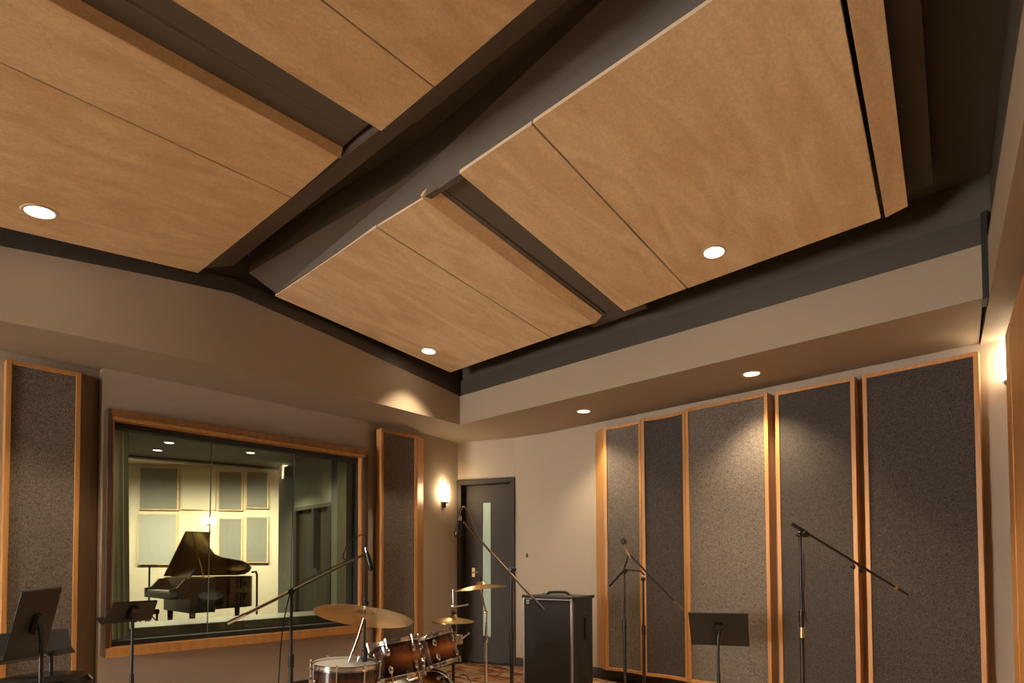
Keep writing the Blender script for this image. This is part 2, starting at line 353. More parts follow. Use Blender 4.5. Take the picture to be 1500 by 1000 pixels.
ridge_box([(-3.33, 3.345), (-3.11, 3.441), (-3.115, top), (-3.34, top), (-3.34, 3.36)], [(-3.225, 3.365), (-3.03, 3.50), (-3.04, top), (-3.235, top), (-3.235, 3.368)], -.95, -3.04)
ridge_box([(-3.22, 3.36), (-3.02, 3.50), (-3.03, top), (-3.23, top), (-3.23, 3.365)], [(-3.21, 3.36), (-3.0, 3.52), (-3.02, top), (-3.22, top), (-3.22, 3.365)], -3.04, -5.3)

# ------------------------------------------------------------------ plywood ceiling clouds
PA = ony(400.7, 433.3, -.873); nR = V((.09, 0, 1))
PLL = ony(291.7, 400.7, -.873); nL = V((-.1108, 0, 1))
def cR(x, y): return onp(x, y, PA, nR)
def cL(x, y): return onp(x, y, PLL, nL)
def lerp(a, b, t): return a+(b-a)*t
def sheet(root, quad, nrm, name='plywood_panel', th=.02, gap=.012):
    c = sum(quad, V())/4; q = [p+(c-p).normalized()*gap for p in quad]
    o = MB().prism(q, nrm.normalized()*th).build(name, maple, root, bevel=.0015)
    o.data.materials.append(plyedge)
    for f in o.data.polygons:
        if abs(f.normal.dot(nrm.normalized())) < .5: f.material_index = 1
    return o
def cloud(label, quads, nrm, ret, box, grp='maple ceiling clouds'):
    c = sum((p for q in quads for p in q), V())/(4*len(quads))
    root = thing('ceiling_cloud', label, 'ceiling panel', c, grp)
    for q in quads: sheet(root, q, nrm)
    if ret:
        n2 = (ret[1]-ret[0]).cross(ret[3]-ret[0]).normalized()
        if n2.z < 0: n2 = -n2
        MB().prism(ret, n2*.02).build('return_panel', maple, root, bevel=.0015)
    if box:
        b = [p+nrm.normalized()*.022 for p in box]
        MB().prism(b, Z*(.13)).build('backing_frame', black, root)
    return root
def inset(q, d):
    c = sum(q, V())/4; return [p+(c-p).normalized()*d for p in q]
# front right cloud
A, j1, B = cR(400.7, 433.3), cR(550, 331.5), cR(617.5, 289)
D, j2, C = cR(660, 546), cR(808.5, 495), cR(871.7, 474)
def rise(p, a, b): return p+V((0, -a, b))
def ret_off(p, px): # second edge of the angled return, measured on the vertical plane through p
    q = onx(px[0], px[1], p.x); return q
retB, retC = ret_off(B, (633, 276)), ret_off(C, (878.3, 457))
rr = (lerp(retB-B, retC-C, .5)); 
cloud('small maple cloud panel over the drum kit, with the lamp nearest the room corner', [[A, j1, j2, D], [j1, B, C, j2]], nR, [B, B+rr, C+rr, C], inset([A, B, C, D], .10))
# back right cloud
A2, k1, E2 = cR(670, 252.5), cR(777, 179.5), cR(1217, -12)
D2, k2, F2 = cR(915, 457), cR(1007, 423.5), cR(1292.5, 320.3)
dirk = (A2-k1).normalized(); E2 = V((A2.x, k1.y-(k2.y-F2.y)-.02, A2.z)); E2 = cR(1036.7, 1.7)+ (cR(1036.7, 1.7)-k1).normalized()*.42
G0, G1 = cR(1297, 319), onx(1330, 302, F2.x)
r2 = G1-G0
H0 = E2 + (G0-F2)
cloud('large maple cloud panel at upper right, with the biggest ceiling lamp near its edge', [[A2, k1, k2, D2], [k1, E2, F2, k2]], nR, [H0, H0+r2, G0+r2, G0], inset([A2, E2, F2, D2], .10))
MB().prism([H0+V((-.02, -.06, .13)), G0+V((.05, -.06, .13)), G0+V((.08, -.22, .13)), H0+V((-.02, -.22, .13))], (0, 0, .08)).build('plenum_box', black, ceil, smooth=0)
def infill(q, nrm):
    MB().prism([p+nrm.normalized()*.045 for p in q], Z*.05).build('infill_board', plen, ceil, smooth=0)
infill([B+V((.04, .12, 0)), C+V((.15, .12, 0)), D2+V((.15, -.12, 0)), A2+V((.04, -.12, 0))], nR)
MB().tube([B+V((.05, -.10, .05)), C+V((.0, -.10, .05))], .012, 8).build('cable_channel', plen, ceil)
# left clouds run out of the picture on their left
def edgeL(p, q, x): return p+(q-p)*((x-p.x)/(q.x-p.x))
L0, L1, L2 = cL(291.7, 400.7), cL(430, 290.5), cL(499, 232)
M0, M1, M2 = edgeL(L0, cL(0, 333), -5.6), edgeL(L1, cL(0, 91), -5.6), edgeL(L2, cL(70, 0), -5.6)
q1 = onx(505, 205, L2.x); rl = q1-L2; rl = V((0, rl.y, rl.z))
cloud('maple cloud panel at left, with the lamp above the window wall', [[L0, L1, M1, M0], [L1, L2, M2, M1]], nL, [L2, L2+rl, M2+rl, M2], inset([L0, L2, M2, M0], .10))
N0, N1 = cL(560.5, 194), cL(638, 130); N2 = N1+(cL(791, 0)-N1)*1.9
O0, O1 = edgeL(N0, cL(250, 0), -5.6), edgeL(N1, cL(470, 0), -5.6); O2 = O1+(N2-N1)
cloud('maple cloud panel cut by the top edge, left of the ridge', [[N0, N1, O1, O0], [N1, N2, O2, O1]], nL, None, inset([N0, N2, O2, O0], .10))

infill([L2+V((.0, .12, 0)), N0+V((-.04, -.12, 0)), O0+V((0, -.12, 0)), M2+V((0, .12, 0))], nL)
MB().tube([L2+V((-.1, -.15, .05)), M2+V((0, -.15, .05))], .015, 8).build('cable_channel', plen, ceil)
# ------------------------------------------------------------------ downlights
def downlight(p, nrm, r, label, w, cone=95, blend=.45, tilt=None):
    root = thing('downlight', label, 'ceiling lamp', p, 'recessed ceiling lamps')
    nd = nrm.normalized(); mt = nd.to_track_quat('Z', 'Y').to_matrix().to_4x4()
    MB().lathe([(r*.80, -.001), (r*.84, -.006), (r*1.0, -.006), (r*1.06, -.001), (r*1.06, .004), (r*.8, .004)], 32, mt, True).build('trim_ring', white_ring, root, local=True)
    MB().lathe([(0, -.004), (r*.5, -.004), (r*.80, -.002), (r*.80, .004), (0, .004)], 28, mt).build('lens', bulb, root, local=True)
    ld = bpy.data.lights.new('spot_beam', 'SPOT'); ld.energy = w; ld.color = (1, .76, .48); ld.spot_size = R(cone); ld.spot_blend = blend; ld.shadow_soft_size = .05
    lo = bpy.data.objects.new('spot_beam', ld); COL.objects.link(lo); lo.parent = root; lo.location = -nd*.05
    return root
downlight(cR(1046, 369), nR, .075, 'largest glowing lamp, in the upper right cloud panel', SPOT_W)
downlight(cR(628, 514), nR, .075, 'glowing lamp in the small cloud panel over the drum kit', SPOT_W*.42)
downlight(cL(58, 310), nL, .085, 'glowing lamp in the left cloud panel, above the window wall', SPOT_W*.7, 88, .4)
downlight(onz(1101, 547, HS), Z, .07, 'soffit lamp above the pale fabric panel, second from the corner', SPOT_W*.7, 112, .8)
downlight(onz(855, 602, HS), Z, .07, 'soffit lamp nearest the corner, left of the fabric panels', SPOT_W*.42, 112, .8)

q = V((-4.75, -3.95, 0)); q.z = N0.z+.1108*(q.x-N0.x); root_ = bpy.data.objects['ceiling_cloud.003']  # unseen lamp added on this cloud to brighten the drum kit
MB().lathe([(0, -.004), (.07, -.004), (.085, -.002), (.085, .004), (0, .004)], 24, M.Translation(q)).build('added_lamp_lens', bulb, root_)
ld = bpy.data.lights.new('spot_beam', 'SPOT'); ld.energy = SPOT_W*.6; ld.color = (1, .80, .56); ld.spot_size = R(120); ld.spot_blend = .6; ld.shadow_soft_size = .06
lo = bpy.data.objects.new('spot_beam', ld); COL.objects.link(lo); lo.location = q-Z*.05
# ------------------------------------------------------------------ sconces
def sconce(c, u, nrm, h, w, label, shade_m):
    """c: middle of the shade on the wall face, u: along the wall, nrm: into the room"""
    root = thing('wall_sconce', label, 'wall lamp', c, 'frosted wall sconces')
    MB().obox(nrm*.008, u, nrm, Z, w*.42, .008, h*.5).build('back_plate', metal, root, local=True, bevel=.002)
    pts = []
    for i in range(13): a = math.pi*i/12; pts.append(u*(w*.5*math.cos(a)) + nrm*(.022+.065*math.sin(a)))
    MB().prism([p-Z*h*.5 for p in pts], Z*h).build('shade', shade_m, root, local=True, smooth=50)
    MB().obox(nrm*.03-Z*(h*.5+.012), u, nrm, Z, w*.30, .028, .012).build('bracket', metal, root, local=True, bevel=.003)
    MB().obox(nrm*.016-Z*(h*.5+.04), u, nrm, Z, w*.2, .014, .03).build('stem', metal, root, local=True, bevel=.003)
    return root
wu = V((.70, .125, 0)).normalized(); wn = V((wu.y, -wu.x, 0))
pS = onp(648.5, 722, (0, 0, 0), wn)
sconce(pS, wu, wn, .20, .125, 'frosted wall sconce glowing beside the dark door', shade)
pS2 = onx(1476, 531, .245); sconce(V((.243, pS2.y-.015, pS2.z)), V((0, 1, 0)), V((-1, 0, 0)), .25, .11, 'frosted wall sconce half hidden behind the wooden panel at right', emitter('dim_shade_glow', (1, .78, .50), 9))

# ------------------------------------------------------------------ control-room window
w1 = sroot('window_1', ((WX0+WX1)/2, -.13, .5))
def board(a, b, name, m, bv=.003): return MB().box(a, b).build(name, m, w1, bevel=bv)
board((-3.70, -.252, 2.33), (-1.46, -.10, 2.385), 'head_board', oakd)
board((-3.70, -.250, 2.303), (-1.46, -.10, 2.329), 'head_bead', cherry)
board((-3.715, -.252, .522), (-1.48, -.10, .595), 'sill_board', cherry)
board((-3.722, -.250, .528), (-3.690, -.10, 2.383), 'jamb_board', walnut)
board((-1.500, -.250, .594), (-1.455, -.10, 2.383), 'jamb_board', walnut)
board((-3.690, -.215, .595), (-3.672, -.16, 2.305), 'bead', cherry, .001)
board((-1.520, -.215, .595), (-1.501, -.16, 2.305), 'bead', cherry, .001)
st = MB(); st.box((-3.690, -.16, 2.262), (-1.50, -.06, 2.305)); st.box((-3.690, -.16, .595), (-1.50, -.06, .632)); st.box((-3.690, -.16, .632), (-3.668, -.06, 2.262)); st.box((-1.525, -.16, .632), (-1.50, -.06, 2.262))
st.build('stop', rubber, w1)
gx = [-3.668, ony(307, 780, -.10).x, ony(428, 780, -.10).x, -1.525]
for i in range(3):
    xa = gx[i]+(.002 if i else -.015); xb = gx[i+1]+(-.002 if i < 2 else .015)
    MB().prism([(xa, -.075, .632), (xa, -.065, .632), (xa, -.125, 2.262), (xa, -.135, 2.262)], (xb-xa, 0, 0)).build('glass_pane', wglass, w1, smooth=0)
for i in (1, 2): MB().prism([(gx[i]-.002, -.077, .632), (gx[i]-.002, -.063, .632), (gx[i]-.002, -.123, 2.262), (gx[i]-.002, -.137, 2.262)], (.004, 0, 0)).build('glass_joint', gedge, w1, smooth=0)
lin = MB()
lin.box((-3.705, -.06, 2.355), (-1.485, .10, 2.37)); lin.box((-3.71, -.06, .54), (-3.695, .10, 2.36)); lin.box((-1.495, -.06, .54), (-1.48, .10, 2.36))
lin.build('reveal_lining', greyp, w1)
MB().box((-3.705, -.06, .53), (-1.485, .10, .60)).build('ledge', ledge, w1, bevel=.004)

# ------------------------------------------------------------------ door in the angled wall
dr = sroot('door_1', (DA+DB)/2)
def dbox(s0, s1, o0, o1, z0, z1): return MB().prism([dpt(s0, o0, z0), dpt(s1, o0, z0), dpt(s1, o1, z0), dpt(s0, o1, z0)], (0, 0, z1-z0))
fr = .055
dbox(.0, fr, -.025, .14, 0, DZ).build('jamb', doorp, dr, bevel=.003)
dbox(DL-fr, DL-.0, -.025, .14, 0, DZ).build('jamb', doorp, dr, bevel=.003)
dbox(.0, DL, -.026, .14, DZ-fr, DZ+.005).build('head_jamb', doorp, dr, bevel=.003)
lf = MB(); s0, s1 = fr+.003, DL-fr-.003; o0, o1 = .09, .135
a0 = onp(706.5, 760, dpt(0, o0, 0), dv); b0 = onp(718.5, 760, dpt(0, o0, 0), dv); la, lb = (a0-DA).dot(du), (b0-DA).dot(du); lz1 = onp(712, 736, dpt(0, o0, 0), dv).z; lz0 = onp(712, 932, dpt(0, o0, 0), dv).z
lf = MB()
for q in ((s0, la, .01, DZ-fr-.004), (lb, s1, .01, DZ-fr-.004), (la, lb, .01, lz0), (la, lb, lz1, DZ-fr-.004)):
    lf.prism([dpt(q[0], o0, q[2]), dpt(q[1], o0, q[2]), dpt(q[1], o1, q[2]), dpt(q[0], o1, q[2])], (0, 0, q[3]-q[2]))
lf.build('door_leaf', doorp, dr, smooth=0)
dbox(la, lb, o0+.012, o0+.02, lz0, lz1).build('glass_lite', litem, dr, smooth=0)
hp = onp(694, 838, dpt(0, o0, 0), dv); hs_ = (hp-DA).dot(du)
h = MB(); h.obox(dpt(hs_, o0-.006, hp.z), du, dv, Z, .018, .006, .055); h.tube([dpt(hs_, o0-.01, hp.z), dpt(hs_, o0-.05, hp.z), dpt(hs_+.09, o0-.05, hp.z)], .009, 8)
h.build('handle', brassm, dr)
dbox(0, DL, .0, .30, -.01, .008).build('threshold', metal, dr)
MB().prism([dpt(-.1, .2, 0), dpt(DL+.1, .2, 0), dpt(DL+.1, .22, 0), dpt(-.1, .22, 0)], (0, 0, 2.4)).build('backing', doorp, dr)

# ------------------------------------------------------------------ acoustic wall panels
def absorber(label, a, b, t, nrm, z0, z1, fab, sag=0, w=.03, splay=None, grp='fabric acoustic wall panels', m=None, m2=None):
    """a,b: plan ends of the front face; nrm: into the room; t: depth back to the wall"""
    a, b = V((*a, 0)), V((*b, 0)); u = (b-a).normalized(); L = (b-a).length; N = 10 if sag else 1; m = m or cherry
    root = thing('acoustic_absorber', label, 'acoustic panel', (a+b)/2-nrm*t*.5+Z*z0, grp)
    def fp(s, o): q = s/L; return a+u*s-nrm*(sag*4*q*(1-q)+o)
    def strip(s0, s1, o0, o1, za, zb, name, mt, bv=.002):
        F = [fp(s0+(s1-s0)*i/N, o0) for i in range(N+1)]; Bk = [fp(s0+(s1-s0)*i/N, o1) for i in range(N+1)]
        return MB().prism([p+Z*za for p in F+Bk[::-1]], Z*(zb-za)).build(name, mt, root, bevel=bv, smooth=30)
    N0 = N; N = 1
    strip(0, w, 0, t, z0, z1, 'side_board', m); strip(L-w, L, 0, t, z0, z1, 'side_board', m)
    N = N0
    strip(w, L-w, 0, t, z1-w, z1, 'top_board', m); strip(w, L-w, 0, t, z0, z0+w, 'bottom_board', m)
    strip(w, L-w, .012, t-.02, z0+w, z1-w, 'fabric_face', fab, 0)
    if splay:
        m = m2 or m
        p, q = (V((*splay[0], z0)), V((*splay[1], z0))); n2 = nrm*.02
        MB().prism([p, q, q-n2, p-n2], Z*(z1-z0)).build('splayed_board', m, root, bevel=.002)
    return root
nx = V((-1, 0, 0)); ny = V((0, -1, 0))
# left of the window
a, b = ony(9, 560, -.15), ony(119, 560, -.15)
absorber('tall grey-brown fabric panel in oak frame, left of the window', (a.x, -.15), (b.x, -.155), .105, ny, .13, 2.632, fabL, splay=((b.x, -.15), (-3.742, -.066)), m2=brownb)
# right of the window
a, b = onp(559, 700, (-1.2, -.27, 0), ny), onp(611.5, 700, (-.9, -.25, 0), ny)
e = ony(619, 700, -.135)
absorber('narrow fabric panel with deep oak sides, between window and sconce', (a.x, -.27), (b.x, -.25), .10, ny, .13, 2.632, fabL, sag=.025, splay=((b.x, -.25), (e.x, -.15)))
# right wall, corner to front
def ry(px): return onx(px, 700, .15).y
R1 = (ry(884.5), ry(939.3)); 
absorber('narrow pale fabric panel nearest the speaker cabinet', (.15, ry(884.5)), (.15, ry(939)), .13, nx, .135, 2.60, fabL, sag=.03, splay=((.15, ry(884.5)), (.29, onx(872.7, 700, .29).y)))
absorber('charcoal fabric panel between the two pale ones', (.15, ry(939.4)), (.15, ry(1004)), .115, nx, .13, 2.615, fabD, sag=.035)
absorber('wide pale fabric panel behind the music stand at right', (.15, ry(1004.4)), (.13, ry(1127)), .15, nx, .13, 2.625, fabL)
absorber('brown-grey fabric panel behind the microphone stand at right', (.15, ry(1137)), (.14, ry(1255)), .125, nx, .13, 2.618, fabM)
absorber('widest charcoal fabric panel, rightmost on the wall', (.15, ry(1266)), (.11, ry(1439)), .12, nx, .13, 2.62, fabD)
# wooden panel on the near right wall, seen edge on
pw = thing('wood_wall_panel', 'tall oak-faced wall panel cut off by the right edge', 'wall panel', tpt(1.0, .08, .13))
s_f = (V((-.173, -5.223, 0))-V((.25, -5.385, 0))).dot(TD); o_f = (V((-.173, -5.223, 0))-V((.25, -5.385, 0))).dot(TN)
def tb_(s0, s1, o0, o1, z0, z1, name, m): MB().prism([tpt(s0, o0, z0), tpt(s1, o0, z0), tpt(s1, o1, z0), tpt(s0, o1, z0)], Z*(z1-z0)).build(name, m, pw, bevel=.003)
tb_(s_f, s_f+.25, .0, o_f, .13, 2.60, 'frame_board', cherry)
tb_(s_f+.255, s_f+1.6, .0, o_f-.004, .13, 2.615, 'wood_face', cherry)

# ------------------------------------------------------------------ the studio beyond the glass
nF = V((fw.x, fw.y, 0)).normalized()
Fa, Fb = dep(205, 685, 12.4), dep(395, 691, 12.9)
fu = V((Fb.x-Fa.x, Fb.y-Fa.y, 0)).normalized(); fn = V((fu.y, -fu.x, 0)); 
if fn.dot(CAM-Fa) < 0: fn = -fn
def fpl(x, y, o=0): return onp(x, y, Fa+fn*o, fn)
def far_slab(mb, p, q, o0, o1, z0, z1):
    p = V((p.x, p.y, z0)); q = V((q.x, q.y, z0)); mb.prism([p+fn*o0, q+fn*o0, q+fn*o1, p+fn*o1], Z*(z1-z0)); return mb
wb = MB(); far_slab(wb, fpl(60, 700), fpl(450, 700), 0, -.15, 0, 3.7); struct(wb.build('wall_back', creamp))
# darker side wall with the second door, nearer than the cream wall
sa, sb = dep(409, 700, 9.3), dep(545, 700, 7.3); su = V((sb.x-sa.x, sb.y-sa.y, 0)).normalized(); sn = V((su.y, -su.x, 0))
if sn.dot(CAM-sa) < 0: sn = -sn
def spl(x, y, o=0): return onp(x, y, sa+sn*o, sn)
def sslab(mb, x0, x1, o0, o1, z0, z1):
    p, q = spl(x0, 760), spl(x1, 760); p.z = q.z = z0; mb.prism([p+sn*o0, q+sn*o0, q+sn*o1, p+sn*o1], Z*(z1-z0)); return mb
ws = MB(); sslab(ws, 408, 431, 0, -4.5, 0, 3.6); pe = spl(485, 760); pe.z = 0; te = (.31-pe.y)/su.y; ws.prism([pe, pe+su*te, V(((pe+su*te).x+.3, .31, 0)), pe+sn*-.12], Z*3.6); struct(ws.build('wall_side', greyp))
wz = spl(450, 741).z
w2 = MB(); sslab(w2, 431, 485, 0, -.12, wz, 3.6); struct(w2.build('wall_over_door', mat('pale_green_paint', (.34, .36, .30), .8)))
d2 = sroot('door_2', spl(458, 900)); d2.location.z = 0
sslab(MB(), 431, 485, .015, -.10, wz-.05, wz).build('head_jamb', greyp, d2)
sslab(MB(), 431, 435, .015, -.10, 0, wz-.05).build('jamb', doorp, d2); sslab(MB(), 481, 485, .015, -.10, 0, wz-.05).build('jamb', doorp, d2)
sslab(MB(), 435, 481, -.04, -.09, 0, wz-.05).build('door_leaf', mat('dark_olive_door', (.035, .033, .027), .6), d2)
p = spl(462, 788); MB().obox(p+sn*.0, su, sn, Z, .035, .045, .42).build('glass_lite', doorp, d2)
struct(MB().prism([(-9.6, .10, -.06), (6.2, .10, -.06), (6.2, 12, -.06), (-9.6, 12, -.06)], (0, 0, .06)).build('floor_studio', walnut))
g0, g1 = onz(150, 665, 2.75), onz(409, 691.5, 2.70)
gd = (g1-g0).normalized(); g0 = g0-gd*2.2; g1 = g1+gd*1.5
struct(MB().prism([(-9.5, .02, 2.75), (1.2, .02, 2.75), (g1.x, g1.y, 2.75), (g0.x, g0.y, 2.75)], (0, 0, .12)).build('ceiling_studio', greyp, smooth=0))
cst_ = bpy.data.objects['ceiling_studio']
for q in (V((-3.6, 1.1, 2.75)), V((-1.3, 1.2, 2.75))):  # unseen lamps added over the window to light the curtains
    MB().lathe([(0, -.006), (.055, -.006), (.07, -.002), (.07, .004), (0, .004)], 20, M.Translation(q)).build('added_lamp_lens', bulb, cst_)
    ld = bpy.data.lights.new('spot_beam', 'SPOT'); ld.energy = 60; ld.color = (1, .82, .58); ld.spot_size = R(140); ld.spot_blend = .8; ld.shadow_soft_size = .05
    lo = bpy.data.objects.new('spot_beam', ld); COL.objects.link(lo); lo.location = q-Z*.05
gn = V((-gd.y, gd.x, 0)).normalized()
struct(MB().prism([V((g0.x, g0.y, 2.74)), V((g1.x, g1.y, 2.70)), V((g1.x, g1.y, 2.70))-gn*.15, V((g0.x, g0.y, 2.74))-gn*.15], Z*.95).build('trim_4', greyp, smooth=0))
cf = struct(MB().box((-9.5, 2, 3.34), (4, 10, 3.44)).build('ceiling_far', creamp, smooth=0))
for (x, f_) in ((150, 10.6), (235, 10.6), (318, 11.0), (385, 11.2)):  # unseen lamps added behind the bulkhead to light the cream wall
    q = dep(x, 800, f_); q.z = 3.34
    MB().lathe([(0, -.006), (.055, -.006), (.07, -.002), (.07, .004), (0, .004)], 20, M.Translation(q)).build('added_lamp_lens', bulb, cf)
    ld = bpy.data.lights.new('spot_beam', 'SPOT'); ld.energy = FAR_W; ld.color = (1, .82, .58); ld.spot_size = R(168); ld.spot_blend = .8; ld.shadow_soft_size = .05
    lo = bpy.data.objects.new('spot_beam', ld); COL.objects.link(lo); lo.location = q-Z*.05
struct(MB().box((-9.6, .3, 0), (-9.5, 12, 3.8)).build('wall_studio_left', creamp))
en = MB(); en.box((-9.6, 11.8, 0), (6.2, 12, 3.8)); en.box((6.0, .3, 0), (6.2, 12, 3.8)); en.box((.1, .28, 0), (6.2, .34, 3.8)); en.box((-9.6, .12, 2.74), (6.2, .20, 3.8)); struct(en.build('wall_studio_right', greyp))
struct(MB().box((-9.6, .3, 3.7), (6.2, 12, 3.8)).build('ceiling_studio_top', greyp))
ca = ony(300, 904.5, 1.0)
cnt = MB().box((-4.6, .42, .0), (-.95, 1.0, ca.z)).build('studio_counter', ledge, bevel=.01); tag(cnt, 'low grey counter standing just behind the control window', 'counter')
# grey panels on the cream wall
fgrp = 'grey panels on the far studio wall'
for (x0, y0, x1, y1, m, lab) in ((205, 685.5, 263.5, 746.5, greyf2, 'grey square wall panel seen through glass, above the white one'), (202.5, 753, 261.5, 827, greyf, 'white square wall panel seen through glass, left of the piano lid'),
        (320.5, 691, 357, 747.5, greyf2, 'small upper grey panel through glass, right of the far sconce'), (361, 691, 394.5, 744.5, greyf2, 'small upper grey panel through glass, nearest the far door'),
        (320.5, 759, 356.5, 824, greyf2, 'lower grey panel through glass, behind the piano lid'), (360.5, 757, 394, 824, greyf2, 'lower grey panel through glass, above the piano tail'), (266, 690, 317, 746, creamp, 'cream square panel above the far sconce, seen through glass')):
    p, q = fpl(x0, y1), fpl(x1, y0); z0, z1 = p.z, q.z
    r_ = thing('studio_absorber', lab, 'acoustic panel', V((p.x, p.y, z0)), fgrp)
    far_slab(MB(), p+fu*.02, q-fu*.03, 0, .05, z0+.02, z1-.02).build('fabric_face', m, r_)
    fm = MB(); far_slab(fm, p, p+fu*.018, 0, .055, z0, z1); far_slab(fm, q-fu*.03, q, 0, .055, z0, z1); far_slab(fm, p, q, 0, .052, z0, z0+.018); far_slab(fm, p, q, 0, .052, z1-.018, z1)
    fm.build('frame', maple if m is not creamp else creamp, r_)
# far sconce
p = fpl(305.5, 762.5); sc2 = thing('wall_sconce', 'small far sconce glowing above the piano, seen through glass', 'wall lamp', p, 'frosted wall sconces')
MB().obox(fn*.01, fu, fn, Z, .03, .01, .09).build('back_plate', metal, sc2, local=True)
MB().prism([fu*(.045*math.cos(math.pi*i/8))+fn*(.02+.05*math.sin(math.pi*i/8))-Z*.07 for i in range(9)], Z*.14).build('shade', shade2, sc2, local=True)
# far downlights
for (x, y, lab) in ((248, 648, 'far room ceiling lamp through glass, second from left'), (230.5, 659, 'far room ceiling lamp through glass, leftmost and small'), (367, 662.7, 'far room ceiling lamp through glass, near the middle pane'), (456, 673, 'far room ceiling lamp through glass, above the far door')):
    q = onz(x, y, 2.746)
    downlight(q, Z, .062, lab, FAR_W*.6, 120, .8)
# curtains
def curtain(x0, x1, y, z0, z1, lab, dy=.05, seed=1):
    random.seed(seed); n = 28; A = []
    for i in range(n+1):
        A.append((x0+(x1-x0)*i/n, y+dy*math.sin(i*1.35+seed)))
    k = MB()
    k.add([V((x0+(x-x0)*1.25, yy, z0)) for x, yy in A]+[V((x, yy, z1)) for x, yy in A], [(i, i+1, n+2+i, n+1+i) for i in range(n)])
    tag(k.build('curtain', curt, smooth=60), lab, 'curtain', 'curtains beyond the glass')
a, b = ony(166, 800, .26), ony(185, 800, .26); curtain(a.x-.12, b.x, .26, .05, 2.72, 'olive curtain hanging at the left inside the control window', .04, 1)
a, b = ony(494, 800, .26), ony(532, 800, .26); curtain(a.x, b.x, .26, .05, 2.70, 'dark curtain hanging at the right inside the control window', .04, 3)

# ------------------------------------------------------------------ grand piano beyond the glass
KP = dep(240, 845, 10.6)                                    # hinge corner of the lid at the keyboard end
ang = R(47)
pu = (rt*math.cos(ang)+nF*math.sin(ang)); pu = V((pu.x, pu.y, 0)).normalized(); pv = V((pu.y, -pu.x, 0))
if pv.dot(nF) > 0: pv = -pv                                # from the spine towards the viewer
RZ = KP.z; PL, PW = 1.42, 1.30
pr = thing('grand_piano', 'black grand piano with raised lid, seen through the control window', 'piano', V((KP.x, KP.y, 0)))
def pp(u, v, z): return V((KP.x, KP.y, 0))+pu*u+pv*v+Z*z
outl = [(0, 0), (PL*.92, 0), (PL*1.0, .03), (PL*1.04, .12), (PL*1.04, .24), (PL*.98, .36), (PL*.86, .46), (PL*.70, .52), (PL*.56, .58), (PL*.46, .68), (PL*.38, .84), (PL*.33, .95), (PL*.28, PW), (0, PW)]
MB().prism([pp(u, v, RZ-.58) for u, v in outl], Z*.58).build('rim', lacquer, pr, bevel=.006)
MB().prism([pp(u*.96+.02, v*.95+.02, RZ+.001) for u, v in outl], Z*.004).build('soundboard', gold, pr)
# lid, raised about the spine
la_ = R(35)
def lid(u, v, t): q = v*1.0; return pp(u, q*math.cos(la_), RZ+.015+q*math.sin(la_))+(-pv*math.sin(la_)*-1+Z*0)*0+(Z*math.cos(la_)-pv*math.sin(la_))*t
LA = [lid(u, v, 0) for u, v in outl]; LB = [lid(u, v, .02) for u, v in outl]
MB().loft(LA, LB).build('lid', lacquer, pr)
MB().tube([pp(.34, .93, RZ), lid(.30, .84, 0)], .011, 8).build('lid_prop', gold, pr)
kb = MB(); kb.prism([pp(-.30, -.02, RZ-.34), pp(0, -.02, RZ-.34), pp(0, PW+.02, RZ-.34), pp(-.30, PW+.02, RZ-.34)], Z*.10); kb.build('keybed', lacquer, pr, bevel=.006)
for v0 in (-.02, PW-.05): MB().prism([pp(-.30, v0, RZ-.24), pp(0, v0, RZ-.24), pp(0, v0, RZ-.02), pp(-.08, v0, RZ-.02), pp(-.2, v0, RZ-.16), pp(-.30, v0, RZ-.18)], pv*.07).build('arm', lacquer, pr, bevel=.004)
MB().prism([pp(-.04, .05, RZ-.24), pp(-.02, .05, RZ-.24), pp(.0, .05, RZ-.03), pp(-.02, .05, RZ-.03)], pv*(PW-.1)).build('fallboard', lacquer, pr)
MB().prism([pp(-.27, .06, RZ-.24), pp(-.06, .06, RZ-.24), pp(-.06, .06, RZ-.215), pp(-.27, .06, RZ-.215)], pv*(PW-.12)).build('keyboard', mat('piano_keys', (.35, .33, .28), .3), pr)
MB().loft([pp(.05, .18, RZ+.01), pp(.07, .18, RZ+.01), pp(.19, .18, RZ+.20), pp(.17, .18, RZ+.20)], [pp(.05, PW-.18, RZ+.01), pp(.07, PW-.18, RZ+.01), pp(.19, PW-.18, RZ+.20), pp(.17, PW-.18, RZ+.20)]).build('music_desk', lacquer, pr)
for (u, v) in ((.08, .1), (.08, PW-.12), (PL*.85, .2)): MB().tube([pp(u, v, 0), pp(u, v, .1), pp(u, v, RZ-.32)], [.03, .035, .06], 12).build('leg', lacquer, pr)
# slim stands and a stool about the piano
for (x, y0, f_, lab, hook) in ((376.5, 842, 10.2, 'thin black stand with bent top, right of the piano tail, seen through glass', 1), (219, 828, 11.6, 'small stand left of the piano lid, before the white wall panel, seen through glass', 0)):
    t_ = dep(x, y0, f_); b_ = V((t_.x, t_.y, 0)); r_ = thing('studio_stand', lab, 'stand', b_, 'stands about the piano')
    lo = []; tripod(lo, b_, .25, .3, .4, .012)
    for l in lo: l.build('leg', metal, r_)
    MB().tube([b_+Z*.1, t_], .018, 8).build('pole', metal, r_)
    k = MB(); k.tube([t_, t_-rt*.02+Z*.06, t_-rt*.09+Z*.05] if hook else [t_-rt*.16, t_+rt*.16], .02, 8); k.build('head', metal, r_)
# bench
bn = thing('piano_bench', 'low black bench standing by the piano keyboard', 'bench', pp(-.55, .75, 0))
MB().obox(pp(-.55, .75, .47), pu, pv, Z, .18, .32, .04).build('seat', lacquer, bn, bevel=.02)
for su_, sv_ in ((-1, -1), (1, -1), (1, 1), (-1, 1)): MB().tube([pp(-.55+.15*su_, .75+.28*sv_, 0), pp(-.55+.15*su_, .75+.28*sv_, .44)], .018, 8).build('leg', lacquer, bn)

